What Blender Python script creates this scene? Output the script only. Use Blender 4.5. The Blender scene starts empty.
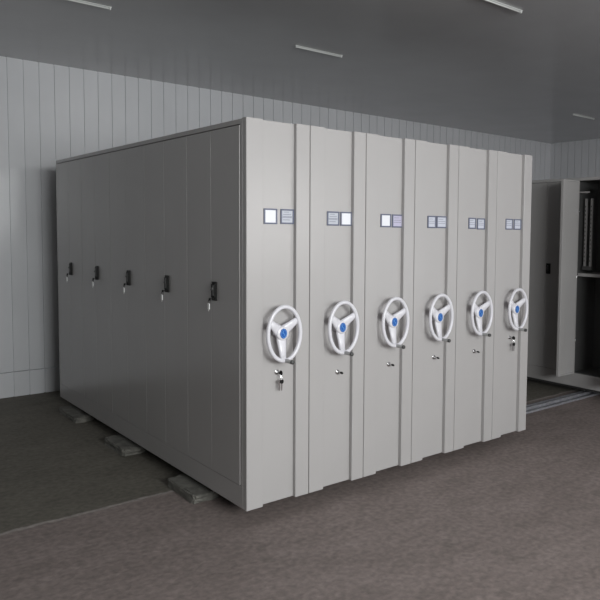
import bpy, bmesh, math, random
from mathutils import Vector, Matrix
random.seed(7)
PI = math.pi
scene = bpy.context.scene
C = scene.collection
B = 0.10                      # the shelving rides this far above the floor

# ------------------------------------------------------------ materials
def mat(name, col, rough=.4, metal=0., spec=.5, noise=0., nscale=6., bump=0., bscale=40., coat=0.):
    m = bpy.data.materials.new(name); m.use_nodes = True
    nt = m.node_tree; p = nt.nodes['Principled BSDF']
    p.inputs['Roughness'].default_value = rough
    p.inputs['Metallic'].default_value = metal
    p.inputs['Specular IOR Level'].default_value = spec
    p.inputs['Coat Weight'].default_value = coat
    p.inputs['Base Color'].default_value = (*col, 1)
    tc = nt.nodes.new('ShaderNodeTexCoord')
    if noise:
        n = nt.nodes.new('ShaderNodeTexNoise'); n.inputs['Scale'].default_value = nscale
        n.inputs['Detail'].default_value = 5
        r = nt.nodes.new('ShaderNodeValToRGB')
        r.color_ramp.elements[0].position = .3; r.color_ramp.elements[1].position = .7
        r.color_ramp.elements[0].color = (*[c*(1-noise) for c in col], 1)
        r.color_ramp.elements[1].color = (*[min(1, c*(1+noise)) for c in col], 1)
        nt.links.new(tc.outputs['Object'], n.inputs['Vector'])
        nt.links.new(n.outputs['Fac'], r.inputs['Fac'])
        nt.links.new(r.outputs['Color'], p.inputs['Base Color'])
    if bump:
        n2 = nt.nodes.new('ShaderNodeTexNoise'); n2.inputs['Scale'].default_value = bscale
        b = nt.nodes.new('ShaderNodeBump'); b.inputs['Strength'].default_value = bump
        b.inputs['Distance'].default_value = .01
        nt.links.new(tc.outputs['Object'], n2.inputs['Vector'])
        nt.links.new(n2.outputs['Fac'], b.inputs['Height'])
        nt.links.new(b.outputs['Normal'], p.inputs['Normal'])
    return m

M = dict(
    paint=mat('grey_enamel', (.42, .406, .405), .25, noise=.025, nscale=1.5),
    paint2=mat('grey_enamel_inner', (.36, .36, .34), .45, noise=.03, nscale=3),
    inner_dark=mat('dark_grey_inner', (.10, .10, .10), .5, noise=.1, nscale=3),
    gap_shade=mat('painted_gap_shade', (.06, .06, .06), .8),  # shade between door leaves, put into the colour
    frame_dark=mat('dark_base_steel', (.07, .07, .07), .6),
    wheel=mat('white_plastic', (.70, .69, .735), .3),
    blue=mat('blue_emblem', (.012, .10, .40), .35),
    pale_blue=mat('pale_blue_print', (.12, .33, .66), .4),
    chrome=mat('chrome', (.62, .62, .63), .18, metal=1.),
    bright_steel=mat('pale_nickel', (.8, .8, .8), .35),
    grip_steel=mat('brushed_grip_steel', (.42, .42, .42), .45, metal=.3),
    black=mat('black_plastic', (.008, .008, .008), .5, spec=.25),
    grip=mat('dark_grip', (.06, .06, .06), .4),
    border=mat('slate_label_border', (.13, .145, .21), .4),
    card=mat('white_card', (.82, .83, .88), .35),
    card_pale=mat('pale_printed_card', (.56, .58, .66), .4),
    card_grey=mat('grey_card', (.50, .52, .58), .4),
    card_lilac=mat('lilac_card', (.50, .48, .62), .4),
    ink=mat('grey_ink', (.22, .23, .30), .6),
    wall=mat('wall_sandwich_panel', (.60, .605, .63), .2, noise=.03, nscale=2, bump=.05, bscale=3),
    ceil=mat('ceiling_sheet', (.40, .40, .41), .16, noise=.03, nscale=2, bump=.04, bscale=4),
    plain=mat('plaster', (.09, .095, .09), .8),
    rail=mat('worn_steel', (.34, .34, .37), .45, metal=.5, noise=.2, nscale=30),
    stone=mat('rough_concrete_block', (.15, .145, .13), .9, noise=.3, nscale=14, bump=.9, bscale=30),
    lampw=mat('lamp_white', (.55, .56, .55), .4),
)

def floor_mat():
    m = bpy.data.materials.new('concrete_floor'); m.use_nodes = True
    nt = m.node_tree; L = nt.links; p = nt.nodes['Principled BSDF']
    N = nt.nodes.new
    tc = N('ShaderNodeTexCoord'); mp = N('ShaderNodeMapping')
    mp.inputs['Scale'].default_value = (1, 2.2, 1)
    mp.inputs['Rotation'].default_value = (0, 0, .12)
    L.new(tc.outputs['Object'], mp.inputs['Vector'])
    n1 = N('ShaderNodeTexNoise'); n1.inputs['Scale'].default_value = 2.2; n1.inputs['Detail'].default_value = 9
    n1.inputs['Roughness'].default_value = .65
    L.new(mp.outputs['Vector'], n1.inputs['Vector'])
    r1 = N('ShaderNodeValToRGB')
    e = r1.color_ramp.elements
    e[0].position = .32; e[0].color = (.225, .188, .176, 1)
    e[1].position = .72; e[1].color = (.30, .252, .238, 1)
    L.new(n1.outputs['Fac'], r1.inputs['Fac'])
    # older olive-grey slab towards the back wall, a paler cement joint between the two
    sp = N('ShaderNodeSeparateXYZ'); L.new(tc.outputs['Object'], sp.inputs[0])
    n0 = N('ShaderNodeTexNoise'); n0.inputs['Scale'].default_value = 6; n0.inputs['Detail'].default_value = 4
    L.new(tc.outputs['Object'], n0.inputs['Vector'])
    ad = N('ShaderNodeMath'); ad.operation = 'MULTIPLY_ADD'; ad.inputs[1].default_value = .07
    L.new(n0.outputs['Fac'], ad.inputs[0]); L.new(sp.outputs['Y'], ad.inputs[2])
    def band(a, b):
        mr = N('ShaderNodeMapRange'); mr.inputs['From Min'].default_value = a; mr.inputs['From Max'].default_value = b
        L.new(ad.outputs[0], mr.inputs['Value']); return mr.outputs['Result']
    up, dn = band(.845, .86), band(.875, .89)
    ol = N('ShaderNodeMixRGB'); ol.blend_type = 'MULTIPLY'; ol.inputs[2].default_value = (.62, .69, .62, 1)
    L.new(dn, ol.inputs[0]); L.new(r1.outputs['Color'], ol.inputs[1])
    sb = N('ShaderNodeMath'); sb.operation = 'SUBTRACT'; L.new(up, sb.inputs[0]); L.new(dn, sb.inputs[1])
    jt = N('ShaderNodeMixRGB'); jt.inputs[2].default_value = (.36, .33, .31, 1)
    L.new(sb.outputs[0], jt.inputs[0]); L.new(ol.outputs[0], jt.inputs[1])
    # fine grit
    n2 = N('ShaderNodeTexNoise'); n2.inputs['Scale'].default_value = 28; n2.inputs['Detail'].default_value = 8
    L.new(tc.outputs['Object'], n2.inputs['Vector'])
    r2 = N('ShaderNodeValToRGB'); r2.color_ramp.elements[0].position = .3; r2.color_ramp.elements[1].position = .75
    r2.color_ramp.elements[0].color = (.70, .70, .70, 1); r2.color_ramp.elements[1].color = (1.12, 1.1, 1.1, 1)
    L.new(n2.outputs['Fac'], r2.inputs['Fac'])
    mx = N('ShaderNodeMixRGB'); mx.blend_type = 'MULTIPLY'; mx.inputs[0].default_value = 1
    L.new(jt.outputs[0], mx.inputs[1]); L.new(r2.outputs['Color'], mx.inputs[2])
    # dark scattered stains
    n3 = N('ShaderNodeTexNoise'); n3.inputs['Scale'].default_value = 5; n3.inputs['Detail'].default_value = 3
    L.new(tc.outputs['Object'], n3.inputs['Vector'])
    r3 = N('ShaderNodeValToRGB'); r3.color_ramp.elements[0].position = .30; r3.color_ramp.elements[1].position = .42
    r3.color_ramp.elements[0].color = (.86, .87, .86, 1); r3.color_ramp.elements[1].color = (1, 1, 1, 1)
    L.new(n3.outputs['Fac'], r3.inputs['Fac'])
    mx2 = N('ShaderNodeMixRGB'); mx2.blend_type = 'MULTIPLY'; mx2.inputs[0].default_value = 1
    L.new(mx.outputs[0], mx2.inputs[1]); L.new(r3.outputs['Color'], mx2.inputs[2])
    L.new(mx2.outputs[0], p.inputs['Base Color'])
    p.inputs['Roughness'].default_value = .75
    p.inputs['Specular IOR Level'].default_value = .3
    b = N('ShaderNodeBump'); b.inputs['Strength'].default_value = .35; b.inputs['Distance'].default_value = .01
    L.new(n2.outputs['Fac'], b.inputs['Height']); L.new(b.outputs['Normal'], p.inputs['Normal'])
    return m
M['floor'] = floor_mat()

# ------------------------------------------------------------ mesh helpers
def new(): return bmesh.new()

def box(bm, x0, x1, y0, y1, z0, z1, bev=0., mi=0):
    t = bmesh.new()
    bmesh.ops.create_cube(t, size=1)
    for v in t.verts:
        v.co = Vector(((x0+x1)/2+v.co.x*(x1-x0), (y0+y1)/2+v.co.y*(y1-y0), (z0+z1)/2+v.co.z*(z1-z0)))
    if bev:
        bmesh.ops.bevel(t, geom=t.edges[:], offset=bev, segments=2, affect='EDGES', profile=.5)
    merge(bm, t, mi)

def merge(bm, t, mi=0, mtx=None):
    mp = {}
    for v in t.verts: mp[v] = bm.verts.new(mtx @ v.co if mtx else v.co)
    for f in t.faces:
        try:
            g = bm.faces.new([mp[v] for v in f.verts]); g.material_index = mi; g.smooth = f.smooth
        except ValueError: pass
    t.free()

def frame_mtx(a, d):
    d = Vector(d).normalized(); q = d.to_track_quat('Z', 'Y')
    return Matrix.Translation(Vector(a)) @ q.to_matrix().to_4x4()

def cyl(bm, a, b, r0, r1=None, seg=20, mi=0, bev=0.):
    """cylinder/cone from a to b"""
    a = Vector(a); b = Vector(b); r1 = r0 if r1 is None else r1
    h = (b-a).length; t = bmesh.new()
    prof = [(0, 0), (r0-bev, 0), (r0, bev), (r1, h-bev), (r1-bev, h), (0, h)] if bev else [(0, 0), (r0, 0), (r1, h), (0, h)]
    lathe(t, prof, seg)
    merge(bm, t, mi, frame_mtx(a, b-a))

def lathe(t, prof, seg):
    rings = []
    for r, z in prof:
        if r <= 1e-7: rings.append([t.verts.new((0, 0, z))])
        else: rings.append([t.verts.new((r*math.cos(2*PI*k/seg), r*math.sin(2*PI*k/seg), z)) for k in range(seg)])
    for A, Bq in zip(rings, rings[1:]):
        for k in range(seg):
            j = (k+1) % seg
            if len(A) == 1: f = t.faces.new((A[0], Bq[j], Bq[k])) if len(Bq) > 1 else None
            elif len(Bq) == 1: f = t.faces.new((A[k], A[j], Bq[0]))
            else: f = t.faces.new((A[k], A[j], Bq[j], Bq[k]))
            if f: f.smooth = True

def tube(bm, pts, r, seg=10, closed=False, mi=0):
    n = len(pts); P = [Vector(p) for p in pts]; rings = []
    for i, p in enumerate(P):
        if closed: d = P[(i+1) % n]-P[i-1]
        else: d = P[min(i+1, n-1)]-P[max(i-1, 0)]
        d.normalize()
        ref = Vector((0, 1, 0)) if abs(d.y) < .9 else Vector((1, 0, 0))
        s = d.cross(ref).normalized(); u = s.cross(d)
        rings.append([bm.verts.new(p+s*r*math.cos(2*PI*k/seg)+u*r*math.sin(2*PI*k/seg)) for k in range(seg)])
    m = n if closed else n-1
    for i in range(m):
        A, D = rings[i], rings[(i+1) % n]
        for k in range(seg):
            j = (k+1) % seg
            f = bm.faces.new((A[k], D[k], D[j], A[j])); f.smooth = True; f.material_index = mi
    if not closed:
        for R in (rings[0], rings[-1]):
            f = bm.faces.new(R); f.material_index = mi

def prism(bm, outline, y0, y1, mi=0):
    """outline in x,z; extruded along y"""
    a = [bm.verts.new((x, y0, z)) for x, z in outline]; b = [bm.verts.new((x, y1, z)) for x, z in outline]
    n = len(a)
    for f in (a, b[::-1]): bm.faces.new(f).material_index = mi
    for i in range(n):
        j = (i+1) % n
        bm.faces.new((a[j], a[i], b[i], b[j])).material_index = mi

def obj(name, bm, mats, parent=None, loc=None):
    bmesh.ops.recalc_face_normals(bm, faces=bm.faces[:])
    me = bpy.data.meshes.new(name); bm.to_mesh(me); bm.free()
    for m in (mats if isinstance(mats, (list, tuple)) else [mats]): me.materials.append(m)
    o = bpy.data.objects.new(name, me); C.objects.link(o)
    if parent is not None: o.parent = parent
    if loc is not None: o.location = loc
    return o

def tag(o, label, cat, group=None):
    o['label'] = label; o['category'] = cat
    if group: o['group'] = group
    return o

def thing(name, label, cat, loc=(0, 0, 0), group=None):
    o = bpy.data.objects.new(name, None); C.objects.link(o); o.location = loc
    o.empty_display_size = .1
    return tag(o, label, cat, group)

def struct(name, bm, m):
    o = obj(name, bm, m); o['kind'] = 'structure'; return o

def dup(root, loc, label):
    """copy of a thing, its parts and their sub-parts"""
    r = root.copy(); C.objects.link(r); r.location = loc; r['label'] = label
    for ch in root.children:
        c = ch.copy(); C.objects.link(c); c.parent = r
        for g in ch.children:
            d = g.copy(); C.objects.link(d); d.parent = c
    return r

# ------------------------------------------------------------ the room
X0, X1, Y0, Y1, ZC = -4.2, 8.92, -6.6, 4.36, 3.46

bm = new(); box(bm, X0-.2, X1+.2, Y0-.2, Y1+.2, -.15, 0); struct('floor', bm, M['floor'])
bm = new(); box(bm, X0-.2, X1+.2, Y0-.2, Y1+.2, ZC, ZC+.15); struct('ceiling', bm, M['ceil'])

def panel_wall(bm, a0, a1, first, step, z0, z1, place, thick=.1, gw=.011, gd=.013):
    """vertical interlocking panels with a small channel at every joint; place(a, depth, z)"""
    prof = [(a0, 0)]
    a = first
    while a < a1-.02:
        if a > a0+.02:
            prof += [(a-gw/2-.002, 0), (a-gw/2, gd), (a+gw/2, gd), (a+gw/2+.002, 0)]
        a += step
    prof.append((a1, 0))
    lo = [bm.verts.new(place(p, d, z0)) for p, d in prof]; hi = [bm.verts.new(place(p, d, z1)) for p, d in prof]
    for i in range(len(prof)-1): bm.faces.new((lo[i], lo[i+1], hi[i+1], hi[i]))
    b0 = bm.verts.new(place(a0, thick, z0)); b1 = bm.verts.new(place(a1, thick, z0))
    t0 = bm.verts.new(place(a0, thick, z1)); t1 = bm.verts.new(place(a1, thick, z1))
    bm.faces.new((b0, b1, t1, t0)); bm.faces.new((lo[0], hi[0], t0, b0)); bm.faces.new((lo[-1], b1, t1, hi[-1]))
    bm.faces.new(hi+[t1, t0]); bm.faces.new(lo[::-1]+[b0, b1])

STEP, FIRST = .1475, -.245-.1475*27
back = lambda p, d, z: (p, Y1+d, z)
bm = new(); panel_wall(bm, X0, X1, FIRST, STEP, .262, ZC, back); struct('wall_back', bm, M['wall'])
bm = new(); panel_wall(bm, X0, X1, FIRST, STEP, 0, .256, lambda p, d, z: (p, Y1-.004+d, z)); struct('baseboard_back', bm, M['wall'])
bm = new(); panel_wall(bm, Y0, Y1, Y0+.1, STEP, 0, ZC, lambda p, d, z: (X1+d, p, z)); struct('wall_right', bm, M['wall'])
bm = new(); box(bm, X0-.2, X0, Y0, Y1, 0, ZC); struct('wall_left', bm, M['plain'])
# front wall, behind the camera, with the daylight openings: two windows and a wide gateway
WINS = [(-2.3, 1.0, 1.75, 3.2), (3.0, 5.2, 1.3, 2.75), (5.8, 8.5, 0., 2.9)]
bm = new(); px = X0
for a, b, z0, z1 in WINS:
    box(bm, px, a, Y0-.2, Y0, 0, ZC)
    if z0 > 0: box(bm, a, b, Y0-.2, Y0, 0, z0)
    box(bm, a, b, Y0-.2, Y0, z1, ZC); px = b
box(bm, px, X1, Y0-.2, Y0, 0, ZC)
struct('wall_front', bm, M['plain'])

# ------------------------------------------------------------ shelving
W6 = .4424; H = 2.30; D = 3.641
REC0, REC1, RECD = .112, .342, .030       # the sunk centre channel of every end panel

def end_panel():
    g = .0022
    bm = new()
    out = [(g, .05), (g, .003), (g+.003, 0), (REC0-.002, 0), (REC0, .002), (REC0, RECD), (REC1, RECD), (REC1, .002), (REC1+.002, 0),
           (W6-g-.003, 0), (W6-g, .003), (W6-g, .05)]
    lo = [bm.verts.new((x, y, B)) for x, y in out]; hi = [bm.verts.new((x, y, B+H)) for x, y in out]
    n = len(out)
    for i in range(n):
        j = (i+1) % n; bm.faces.new((lo[i], lo[j], hi[j], hi[i]))
    bm.faces.new(lo); bm.faces.new(hi)
    return bm

RX, RZ, WY = .112, .162, -.060             # handwheel
HY = WY+.027
def rim_pt(a, k=1., y=WY): return Vector((RX*k*math.cos(a), y, RZ*k*math.sin(a)))

def spoke_bm(deg):
    a = math.radians(deg); d = rim_pt(a, 1, 0); L = d.length; e = d.normalized(); s = Vector((-e.z, 0, e.x))
    prof = [(0.0, .038, .026), (.28*L, .035, .026), (.6*L, .026, .015), (.99*L, .019, 0)]
    bm = new(); rows = []
    for t, w, dy in prof:
        c = e*t
        rows.append([bm.verts.new(c+s*w+Vector((0, WY+dy+.003, 0))), bm.verts.new(c+s*w*.6+Vector((0, WY+dy-.006, 0))),
                     bm.verts.new(c-s*w*.6+Vector((0, WY+dy-.006, 0))), bm.verts.new(c-s*w+Vector((0, WY+dy+.003, 0))),
                     bm.verts.new(c-s*w*.9+Vector((0, WY+dy+.009, 0))), bm.verts.new(c+s*w*.9+Vector((0, WY+dy+.009, 0)))])
    for A, Q in zip(rows, rows[1:]):
        for k in range(6):
            j = (k+1) % 6; bm.faces.new((A[k], A[j], Q[j], Q[k])).smooth = True
    bm.faces.new(rows[0]); bm.faces.new(rows[-1])
    return bm

def make_wheel(parent):
    """handwheel: rim, with three spokes, hub, blue emblem, crank grip and shaft below it"""
    bm = new(); tube(bm, [rim_pt(2*PI*k/56) for k in range(56)], .0125, 12, True)
    w = obj('handwheel', bm, M['wheel'], parent, (.222, 0, B+1.043))
    for deg in (30, 152, 268): obj('spoke', spoke_bm(deg), M['wheel'], w)
    bm = new()
    t = new(); lathe(t, [(0, 0), (.040, 0), (.043, .006), (.042, .020), (.036, .026), (0, .026)], 28)
    merge(bm, t, 0, frame_mtx((0, HY+.010, 0), (0, -1, 0)))
    obj('hub', bm, M['wheel'], w)
    # emblem: blue oval, paler ring and a small curved stroke in the middle
    bm = new()
    def oval(k, y0, y1, mi): prism(bm, [(.0235*k*math.cos(2*PI*i/28), .030*k*math.sin(2*PI*i/28)) for i in range(28)], y0, y1, mi)
    oval(1, HY-.0195, HY-.014, 0)
    S = [(.007*math.sin(u*2*PI), -.013+.026*u) for u in [i/12 for i in range(13)]]
    tube(bm, [(x, HY-.0195, z) for x, z in S], .0022, 6, False, 1)
    tube(bm, [(.0185*math.cos(2*PI*i/28), HY-.0195, .0235*math.sin(2*PI*i/28)) for i in range(28)], .0014, 6, True, 1)
    obj('emblem', bm, [M['blue'], M['pale_blue']], w)
    bm = new(); q = rim_pt(math.radians(274), 1.0)
    cyl(bm, q, q+Vector((0, -.066, 0)), .0115, .0125, 16, 0, .0015)
    cyl(bm, q+Vector((0, -.066, 0)), q+Vector((0, -.083, 0)), .0128, .0125, 16, 1, .0025)
    obj('crank_grip', bm, [M['grip_steel'], M['grip']], w)
    bm = new(); cyl(bm, (0, RECD+.001, 0), (0, HY+.01, 0), .016, .014, 18); cyl(bm, (0, RECD+.001, 0), (0, RECD-.012, 0), .032, .028, 22, 0, .003)
    obj('shaft', bm, M['wheel'], w)
    return w

def label_holder(parent, x0, x1, z0, z1, kind):
    y = RECD; bw = .009
    bm = new()
    box(bm, x0, x0+bw, y-.008, y+.001, z0, z1, .0015); box(bm, x1-bw, x1, y-.008, y+.001, z0, z1, .0015)
    box(bm, x0+bw*.5, x1-bw*.5, y-.008, y+.001, z1-bw, z1, .0015); box(bm, x0+bw*.5, x1-bw*.5, y-.008, y+.001, z0, z0+bw, .0015)
    f = obj('label_holder', bm, M['border'], parent)
    bm = new(); box(bm, x0+bw*.6, x1-bw*.6, y-.0035, y+.001, z0+bw*.6, z1-bw*.6)
    if kind != 'blank':
        rows = [(.80, .25, .62), (.64, .2, .8), (.50, .14, .86), (.44, .14, .86), (.28, .2, .7)] if kind == 'lines' else [(.74, .2, .66), (.56, .16, .84), (.40, .16, .84)]
        w, h = x1-x0, z1-z0
        for t, a, b in rows: box(bm, x0+a*w, x0+b*w, y-.0040, y-.003, z0+t*h-.0016, z0+t*h+.0016, 0, 1)
    c = {'blank': M['card'], 'lines': M['card_grey'], 'lilac': M['card_lilac'], 'pale': M['card_pale']}[kind]
    k = obj('card', bm, [c, M['ink']], f)
    if kind == 'blank': k['label'] = 'blank white card'
    if kind == 'lilac': k['label'] = 'lilac printed card'
    return f

def lock_bm(z, y=RECD, x=.224):
    bm = new(); cyl(bm, (x, y+.002, z), (x, y-.006, z), .0165, .0155, 20, 0, .002); cyl(bm, (x, y-.006, z), (x, y-.012, z), .0095, .009, 18, 0, .001)
    box(bm, x-.0015, x+.0015, y-.0125, y-.0115, z-.006, z+.006, 0, 1)
    return bm

def base_parts(root, yr=(.62, 3.22), x0=.06, x1=W6-.06):
    bm = new()
    box(bm, x0, x1, .12, D-.10, B-.035, B+.002); 
    obj('undercarriage', bm, M['frame_dark'], root)
    for yy in yr:
        for xx in (x0+.09, x1-.05):
            bm = new(); cyl(bm, (xx, yy-.02, .066), (xx, yy+.02, .066), .032, .032, 18, 0, .003)
            obj('roller', bm, M['frame_dark'], root)

def carcass_bm(x0=.004):
    bm = new(); box(bm, x0, W6-.004, .045, D, B, B+H-.002, .003); return bm

HOLD = [((.002, .093, 1.694, 1.786, 'blank'), (.117, .211, 1.696, 1.786, 'lines')),
        ((.014, .110, 1.692, 1.782, 'lines'), (.120, .212, 1.692, 1.782, 'blank')),
        ((.014, .106, 1.688, 1.778, 'blank'), (.117, .214, 1.687, 1.777, 'lilac')),
        ((.011, .095, 1.688, 1.776, 'pale'), (.103, .208, 1.689, 1.776, 'pale')),
        ((.001, .083, 1.688, 1.772, 'pale'), (.098, .187, 1.684, 1.770, 'pale')),
        ((-.006, .084, 1.687, 1.774, 'pale'), (.100, .193, 1.687, 1.773, 'pale'))]
LOCKZ = [.798, .740, .738, .737, .734, .802]
LOCKX = [.224, .240, .240, .240, .240, .230]
UL = ['grey mobile shelving unit at the near end, its side lined with black-handled doors',
      'grey mobile shelving unit second from the near end, printed card left of white card',
      'grey mobile shelving unit third from the near end, blank white card beside lilac card',
      'grey mobile shelving unit fourth from the near end, two pale cards almost touching',
      'grey mobile shelving unit next to the far one, single key in its lock',
      'grey mobile shelving unit at the far end, a key bunch below its handwheel']

bays = [.072, .771, 1.474, 2.19, 2.895, 3.600]
DZ0, DZ1 = B+.136, B+2.262

def door_handle(parent, y, z, x=0.):
    """black lever lock let into a door that faces left"""
    bm = new(); box(bm, x-.010, x+.001, y-.027, y+.027, z-.058, z+.058, .003)
    box(bm, x-.016, x-.008, y-.022, y-.013, z-.040, z+.046, .002); box(bm, x-.016, x-.008, y+.013, y+.022, z-.040, z+.046, .002)
    cyl(bm, (x-.008, y, z-.046), (x-.020, y, z-.046), .011, .010, 16, 0, .002)
    h = obj('handle', bm, M['black'], parent)
    bm = new(); box(bm, x-.017, x-.009, y-.009, y+.009, z-.030, z+.040, .003)
    cyl(bm, (x-.012, y, z+.030), (x-.024, y, z+.006), .006, .008, 12)
    return h, bm

def door_leaf(name, parent, y0, y1, x=0.):
    bm = new(); box(bm, x-.0015, x+.016, y0, y1, DZ0, DZ1, .0008)
    return obj(name, bm, M['paint'], parent)

def door_side(root):
    """left side: fixed frame and five pairs of doors"""
    bm = new()
    box(bm, .0015, .03, .045, D, B, DZ0-.004, .002); box(bm, .0015, .03, .045, D, DZ1+.006, B+H-.003, .002)
    box(bm, .0015, .03, .045, bays[0]-.004, DZ0-.004, DZ1+.006, .001); box(bm, .0015, .03, bays[-1]+.003, D, DZ0-.004, DZ1+.006, .001)
    obj('door_frame', bm, M['paint'], root)
    bm = new(); box(bm, .018, .024, bays[0]-.006, bays[-1]+.006, DZ0-.006, DZ1+.008)  # dark sheet standing in for the shade behind the door gaps
    obj('gap_shade_sheet', bm, M['gap_shade'], root)
    spots = []
    for i in range(5):
        a, b = bays[i]+.0025, bays[i+1]-.0025; c = (a+b)/2+.010
        near = door_leaf('door', root, a, c-.0015); door_leaf('door', root, c+.0015, b)
        y = c-.052; z = B+1.277
        h, lv = door_handle(near, y, z, -.0015)
        l = obj('lever', lv, M['grip'], near)
        spots.append((y, z))
    return spots

units = []
for k in range(6):
    u = thing('mobile_shelving_unit', UL[k], 'shelving', (k*W6, 0, 0), 'row of six mobile shelving units')
    units.append(u)
    obj('end_panel', end_panel(), M['paint'], u)
    obj('carcass', carcass_bm(.028 if k == 0 else .004), M['paint2'], u)
    base_parts(u)
    make_wheel(u)
    sh = (k*W6+2.21)*RECD/3.54-.0005
    for (x0, x1, z0, z1, kd) in HOLD[k]: label_holder(u, x0+.112+sh, x1+.112+sh, B+z0, B+z1, kd)
    obj('lock', lock_bm(B+LOCKZ[k], RECD, LOCKX[k]), [M['chrome'], M['black']], u)
spots = door_side(units[0])

# ------------------------------------------------------------ keys
def key_bm(vertical=True):
    """a flat key at the origin: black bow up, steel blade hanging below it; lies in the x-z plane"""
    b1 = new(); prism(b1, [(.0125*math.cos(2*PI*i/20), .014*math.sin(2*PI*i/20)) for i in range(20)], -.003, .003)
    b2 = new(); prism(b2, [(-.0045, -.010), (.0045, -.010), (.0045, -.040), (.002, -.044), (.0045, -.048), (.002, -.052), (0, -.058), (-.0045, -.052)], -.0015, .0015)
    return b1, b2

def key_bunch(loc, label):
    """one key sits in the lock, a ring through its bow carries the second"""
    t = thing('key_bunch', label, 'keys', loc, 'key bunches in the end panel locks')
    bm = new(); box(bm, -.002, .002, -.024, .0, -.005, .005, .001); obj('blade', bm, M['chrome'], t)
    bm = new(); cyl(bm, (.003, -.026, 0), (.009, -.026, 0), .015, .015, 18, 0, .001); cyl(bm, (-.006, -.022, 0), (.003, -.022, 0), .006, .006, 12)
    obj('bow', bm, M['black'], t)
    bm = new(); tube(bm, [(.006+.004*math.sin(2*PI*i/20), -.027+.004*math.cos(2*PI*i/20), -.022+.018*math.cos(2*PI*i/20)) for i in range(20)], .0016, 6, True)
    obj('key_ring', bm, M['chrome'], t)
    b1, b2 = key_bm()
    o = obj('hanging_bow', b1, M['black'], t, (.010, -.028, -.052)); o = obj('hanging_blade', b2, M['chrome'], t, (.010, -.028, -.052))
    b1, b2 = key_bm(); b1.free()
    obj('hanging_blade', b2, M['chrome'], t, (-.004, -.026, -.050))
    bm = new(); prism(bm, [(-.004+.010*math.cos(2*PI*i/20), .010*math.sin(2*PI*i/20)) for i in range(20)], -.002, .002); obj('hanging_bow', bm, M['chrome'], t, (0, -.026, -.050))
    return t
kb = key_bunch((.224, RECD-.0135, B+LOCKZ[0]), 'bunch of keys hanging in the lock below the handwheel of the nearest shelving unit')
dup(kb, (5*W6+LOCKX[5], RECD-.0135, B+LOCKZ[5]), 'bunch of keys hanging in the lock below the farthest handwheel on the right')

def lock_key(loc, label):
    t = thing('key', label, 'key', loc, 'single keys in the end panel locks')
    bm = new(); box(bm, -.005, .005, -.018, .0, -.002, .002, .0008); obj('blade', bm, M['chrome'], t)
    bm = new(); t2 = new(); lathe(t2, [(0, -.002), (.011, -.002), (.0125, 0), (.011, .002), (0, .002)], 18); merge(bm, t2, 0, Matrix.Translation((.004, -.028, 0)) @ Matrix.Rotation(.5, 4, 'X'))
    obj('bow', bm, M['black'], t)
    return t
KL = ['single key standing in the lock under the second handwheel from the near end',
      'single key standing in the lock under the third handwheel from the near end',
      'single key standing in the lock under the fourth handwheel from the near end',
      'single key standing in the lock under the fifth handwheel from the near end']
lk = lock_key((W6+LOCKX[1], RECD-.0135, B+LOCKZ[1]), KL[0])
for i in (2, 3, 4): dup(lk, (i*W6+LOCKX[i], RECD-.0135, B+LOCKZ[i]), KL[i-1])

def door_key(loc, label):
    t = thing('door_key', label, 'key', loc, 'keys in the side door handles')
    bm = new(); box(bm, -.018, .0, -.004, .004, -.002, .002); cyl(bm, (-.018, 0, .004), (-.018, 0, -.010), .006, .006, 12); tube(bm, [(-.018, .012*math.cos(2*PI*i/18)+.006, -.018+.012*math.sin(2*PI*i/18)) for i in range(18)], .0022, 6, True)
    obj('bow', bm, M['black'], t)
    bm = new(); box(bm, -.022, -.016, .000, .020, -.066, -.026, .0015); box(bm, -.020, -.018, .008, .016, -.078, -.064, .001)
    obj('tag', bm, M['bright_steel'], t)
    return t
DK = ['small key hanging from the black handle of the side door nearest the front corner',
      'small key hanging from the second black side door handle from the front corner',
      'small key hanging from the middle one of the five black side door handles',
      'small key hanging from the black side door handle next to the rearmost',
      'small key hanging from the rearmost black side door handle near the back wall']
dk = None
for i, (y, z) in enumerate(spots):
    loc = (-.020, y, z-.046)
    if dk is None: dk = door_key(loc, DK[i])
    else: dup(dk, loc, DK[i])

# ------------------------------------------------------------ second shelving across the aisle
bays = [.072, .752]+bays[2:]
SX = 4.40; H2 = 2.262; EZ1 = B+2.225
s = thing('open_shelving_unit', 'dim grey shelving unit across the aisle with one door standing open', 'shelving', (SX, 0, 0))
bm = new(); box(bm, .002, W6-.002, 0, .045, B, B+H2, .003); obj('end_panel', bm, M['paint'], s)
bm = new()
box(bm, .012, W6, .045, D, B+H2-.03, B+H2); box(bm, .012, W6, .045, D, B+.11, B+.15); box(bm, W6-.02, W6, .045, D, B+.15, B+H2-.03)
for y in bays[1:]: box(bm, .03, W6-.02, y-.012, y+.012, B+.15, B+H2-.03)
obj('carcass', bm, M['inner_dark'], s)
bm = new()
box(bm, 0, .03, .045, D, B, B+.145, .002); box(bm, 0, .03, .045, D, EZ1+.004, B+H2, .002)
box(bm, 0, .03, .045, .068, B+.145, EZ1+.004, .001); box(bm, .004, .03, bays[1]-.012, bays[1]+.012, B+.145, EZ1+.004, .001)
box(bm, 0, .03, bays[-1]+.003, D, B+.145, EZ1+.004, .001)
obj('door_frame', bm, M['paint'], s)
bm = new(); box(bm, .018, .024, bays[1], bays[-1]+.006, B+.14, EZ1+.004); obj('gap_shade_sheet', bm, M['gap_shade'], s)  # same painted shade behind the closed doors here
DZ0, DZ1 = B+.148, EZ1
for i in range(1, 5):
    a, b = bays[i]+.0025, bays[i+1]-.0025; c = (a+b)/2
    near = door_leaf('door', s, a, c-.0015); door_leaf('door', s, c+.0015, b)
    if i == 1:
        h, lv = door_handle(near, c-.04, B+1.268, -.0015); obj('lever', lv, M['grip'], near)
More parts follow.
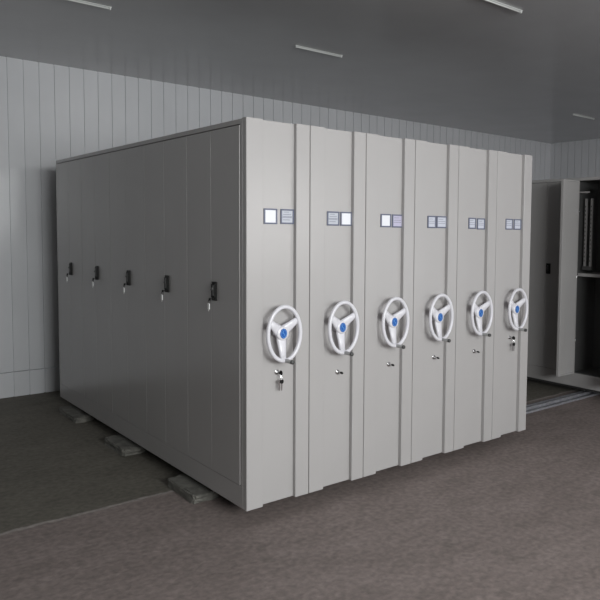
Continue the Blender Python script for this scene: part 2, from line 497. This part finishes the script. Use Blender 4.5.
# the open leaf: a pan with turned-in edges, standing square to the front of its bay
yd = .694
bm = new(); box(bm, -.322, -.004, yd, yd+.016, DZ0, DZ1, .003)
box(bm, -.322, -.306, yd-.016, yd+.004, DZ0, DZ1, .002); box(bm, -.306, -.03, yd-.014, yd+.002, DZ1-.014, DZ1, .001); box(bm, -.306, -.03, yd-.014, yd+.002, DZ0, DZ0+.014, .001)
od = obj('door', bm, M['paint'], s); od['label'] = 'unseen open door leaf added to shade the bay'
bm = new(); box(bm, -.322, -.004, .066, .082, DZ0, DZ1, .003); box(bm, -.322, -.306, .078, .098, DZ0, DZ1, .002)  # near leaf of the pair, out of view, added to keep light off the bay
box(bm, -.306, -.03, .080, .096, DZ1-.014, DZ1, .001); box(bm, -.306, -.03, .080, .096, DZ0, DZ0+.014, .001)
shade_leaf = obj('door', bm, M['paint'], s); shade_leaf['label'] = 'unseen open door leaf added to shade the bay'
for z in (.5, 1.2, 1.9):
    bm = new(); cyl(bm, (.0, yd+.004, B+z-.03), (.0, yd+.004, B+z+.03), .007, .007, 12)
    obj('hinge', bm, M['chrome'], od)
for z in (1.222, 1.72):
    bm = new(); box(bm, .05 if z != 1.222 else .03, W6-.02, .05, bays[1]-.012, B+z-.008, B+z+.014, .002)
    box(bm, .05 if z != 1.222 else .028, .06 if z != 1.222 else .04, .05, bays[1]-.012, B+z-.02, B+z+.014, .002)
    if z != 1.72: obj('shelf', bm, M['paint'], s)
    else: bm.free()
for y in (.670, .600):
    bm = new(); box(bm, .10, .125, y, y+.022, B+1.30, B+2.04, .002)
    for j in range(14): box(bm, .097, .101, y+.008, y+.014, B+1.36+.045*j, B+1.38+.045*j, 0, 1)
    obj('slotted_upright', bm, [M['paint'], M['black']], s)
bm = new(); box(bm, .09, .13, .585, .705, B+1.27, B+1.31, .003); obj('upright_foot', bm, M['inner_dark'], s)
bm = new(); box(bm, .04, .20, bays[1]-.026, bays[1]-.012, B+2.10, B+2.115, .002); box(bm, .04, .052, .60, bays[1]-.012, B+2.10, B+2.115, .002)
obj('bracket', bm, M['paint'], s)
base_parts(s)

# ------------------------------------------------------------ floor tracks and blocks
def track(y, x1, label):
    bm = new()
    box(bm, .16, x1, y-.085, y+.085, 0, .008, .001)
    for dy in (-.078, .078): box(bm, .16, x1, y+dy-.012, y+dy+.012, .004, .022, .003)
    box(bm, .16, x1, y-.012, y+.012, .004, .034, .003)
    return tag(obj('floor_track', bm, M['rail']), label, 'rail', 'steel tracks under the shelving')
track(.62, 6.0, 'steel track on the floor crossing the aisle nearest the front of the shelving')
track(3.22, 6.0, 'steel track on the floor under the rear of the shelving by the back wall')

def block(x0, x1, y0, y1, h, seed, label):
    rnd = random.Random(seed); t = bmesh.new(); bmesh.ops.create_cube(t, size=1)
    bmesh.ops.bevel(t, geom=t.edges[:], offset=.06, segments=1, affect='EDGES')
    bmesh.ops.subdivide_edges(t, edges=t.edges[:], cuts=3, use_grid_fill=True)
    for v in t.verts:
        top = v.co.z > -.45
        v.co = Vector(((x0+x1)/2+v.co.x*(x1-x0), (y0+y1)/2+v.co.y*(y1-y0), h*(v.co.z+.5)))
        if top: v.co += Vector((rnd.uniform(-.006, .006), rnd.uniform(-.012, .012), rnd.uniform(-.004, .002)))
    bm = new(); merge(bm, t)
    return tag(obj('concrete_block', bm, M['stone']), label, 'block', 'concrete blocks along the shelving')
block(-.085, .10, .52, .93, .060, 1, 'rough concrete block on the floor beside the shelving nearest the front corner')
block(-.085, .10, 1.73, 2.16, .060, 2, 'rough concrete block on the floor, middle of three along the door side')
block(-.075, .10, 2.92, 3.42, .052, 3, 'rough concrete block on the floor by the rear of the shelving near the wall')

# ------------------------------------------------------------ ceiling battens
def batten(loc, label):
    t = thing('ceiling_lamp', label, 'lamp', loc, 'slim tube lamps on the ceiling')
    bm = new(); box(bm, -.27, .27, -.008, .008, -.006, 0, .001); obj('housing', bm, M['lampw'], t)
    bm = new(); cyl(bm, (-.25, 0, -.014), (.25, 0, -.014), .0065, .0065, 14, 0, .001); obj('tube', bm, M['lampw'], t)
    for x in (-.258, .258):
        bm = new(); box(bm, x-.006, x+.006, -.008, .008, -.022, -.004, .001); obj('tube_holder', bm, M['lampw'], t)
    return t
bt = batten((6.70, 2.19, ZC), 'slim tube lamp on the ceiling above the aisle at far right')
dup(bt, (1.86, 1.92, ZC), 'slim tube lamp on the ceiling above the middle of the shelving row')
dup(bt, (-.30, 2.01, ZC), 'slim tube lamp on the ceiling at far left by the back wall')
dup(bt, (2.02, -.14, ZC), 'slim tube lamp on the ceiling in front of the shelving row')

# ------------------------------------------------------------ daylight through the openings
def daylight(x0, x1, z0, z1, watts, col):
    l = bpy.data.lights.new('daylight', 'AREA'); l.shape = 'RECTANGLE'; l.size = x1-x0; l.size_y = z1-z0
    l.energy = watts; l.color = col
    o = bpy.data.objects.new('daylight', l); C.objects.link(o)
    o.location = ((x0+x1)/2, Y0-.1, (z0+z1)/2); o.rotation_euler = (PI/2, 0, 0)
    return o
POW = [410, 55, 26]
TINT = [(.975, 1, .985), (1, .97, .95), (1, .97, .95)]
for (a, b, z0, z1), w, c in zip(WINS, POW, TINT): daylight(a, b, max(z0, .05), z1, w, c)

w = bpy.data.worlds.new('sky'); scene.world = w; w.use_nodes = True
bg = w.node_tree.nodes['Background']; bg.inputs[0].default_value = (.75, .85, 1, 1); bg.inputs[1].default_value = .6

# ------------------------------------------------------------ camera
yaw, pitch, roll = .7330, -.0630, .0130
exec_vals = dict(f=688.36, pos=(-1.992, -3.540, 1.659+B), ppx=400., ppy=275.07)
fw = Vector((math.sin(yaw)*math.cos(pitch), math.cos(yaw)*math.cos(pitch), math.sin(pitch)))
r = Vector((math.cos(yaw), -math.sin(yaw), 0)); u = r.cross(fw)
r2 = math.cos(roll)*r+math.sin(roll)*u; u2 = -math.sin(roll)*r+math.cos(roll)*u
cam = bpy.data.cameras.new('camera'); co = bpy.data.objects.new('camera', cam); C.objects.link(co)
mtx = Matrix((r2, u2, -fw)).transposed().to_4x4(); mtx.translation = Vector(exec_vals['pos'])
co.matrix_world = mtx
cam.sensor_width = 36; cam.lens = exec_vals['f']/600*36
cam.shift_x = -(exec_vals['ppx']-300)/600; cam.shift_y = (exec_vals['ppy']-300)/600
cam.clip_start = .05
scene.camera = co

vs = scene.view_settings
vs.view_transform = 'Standard'; vs.look = 'None'; vs.gamma = 1; vs.exposure = 0
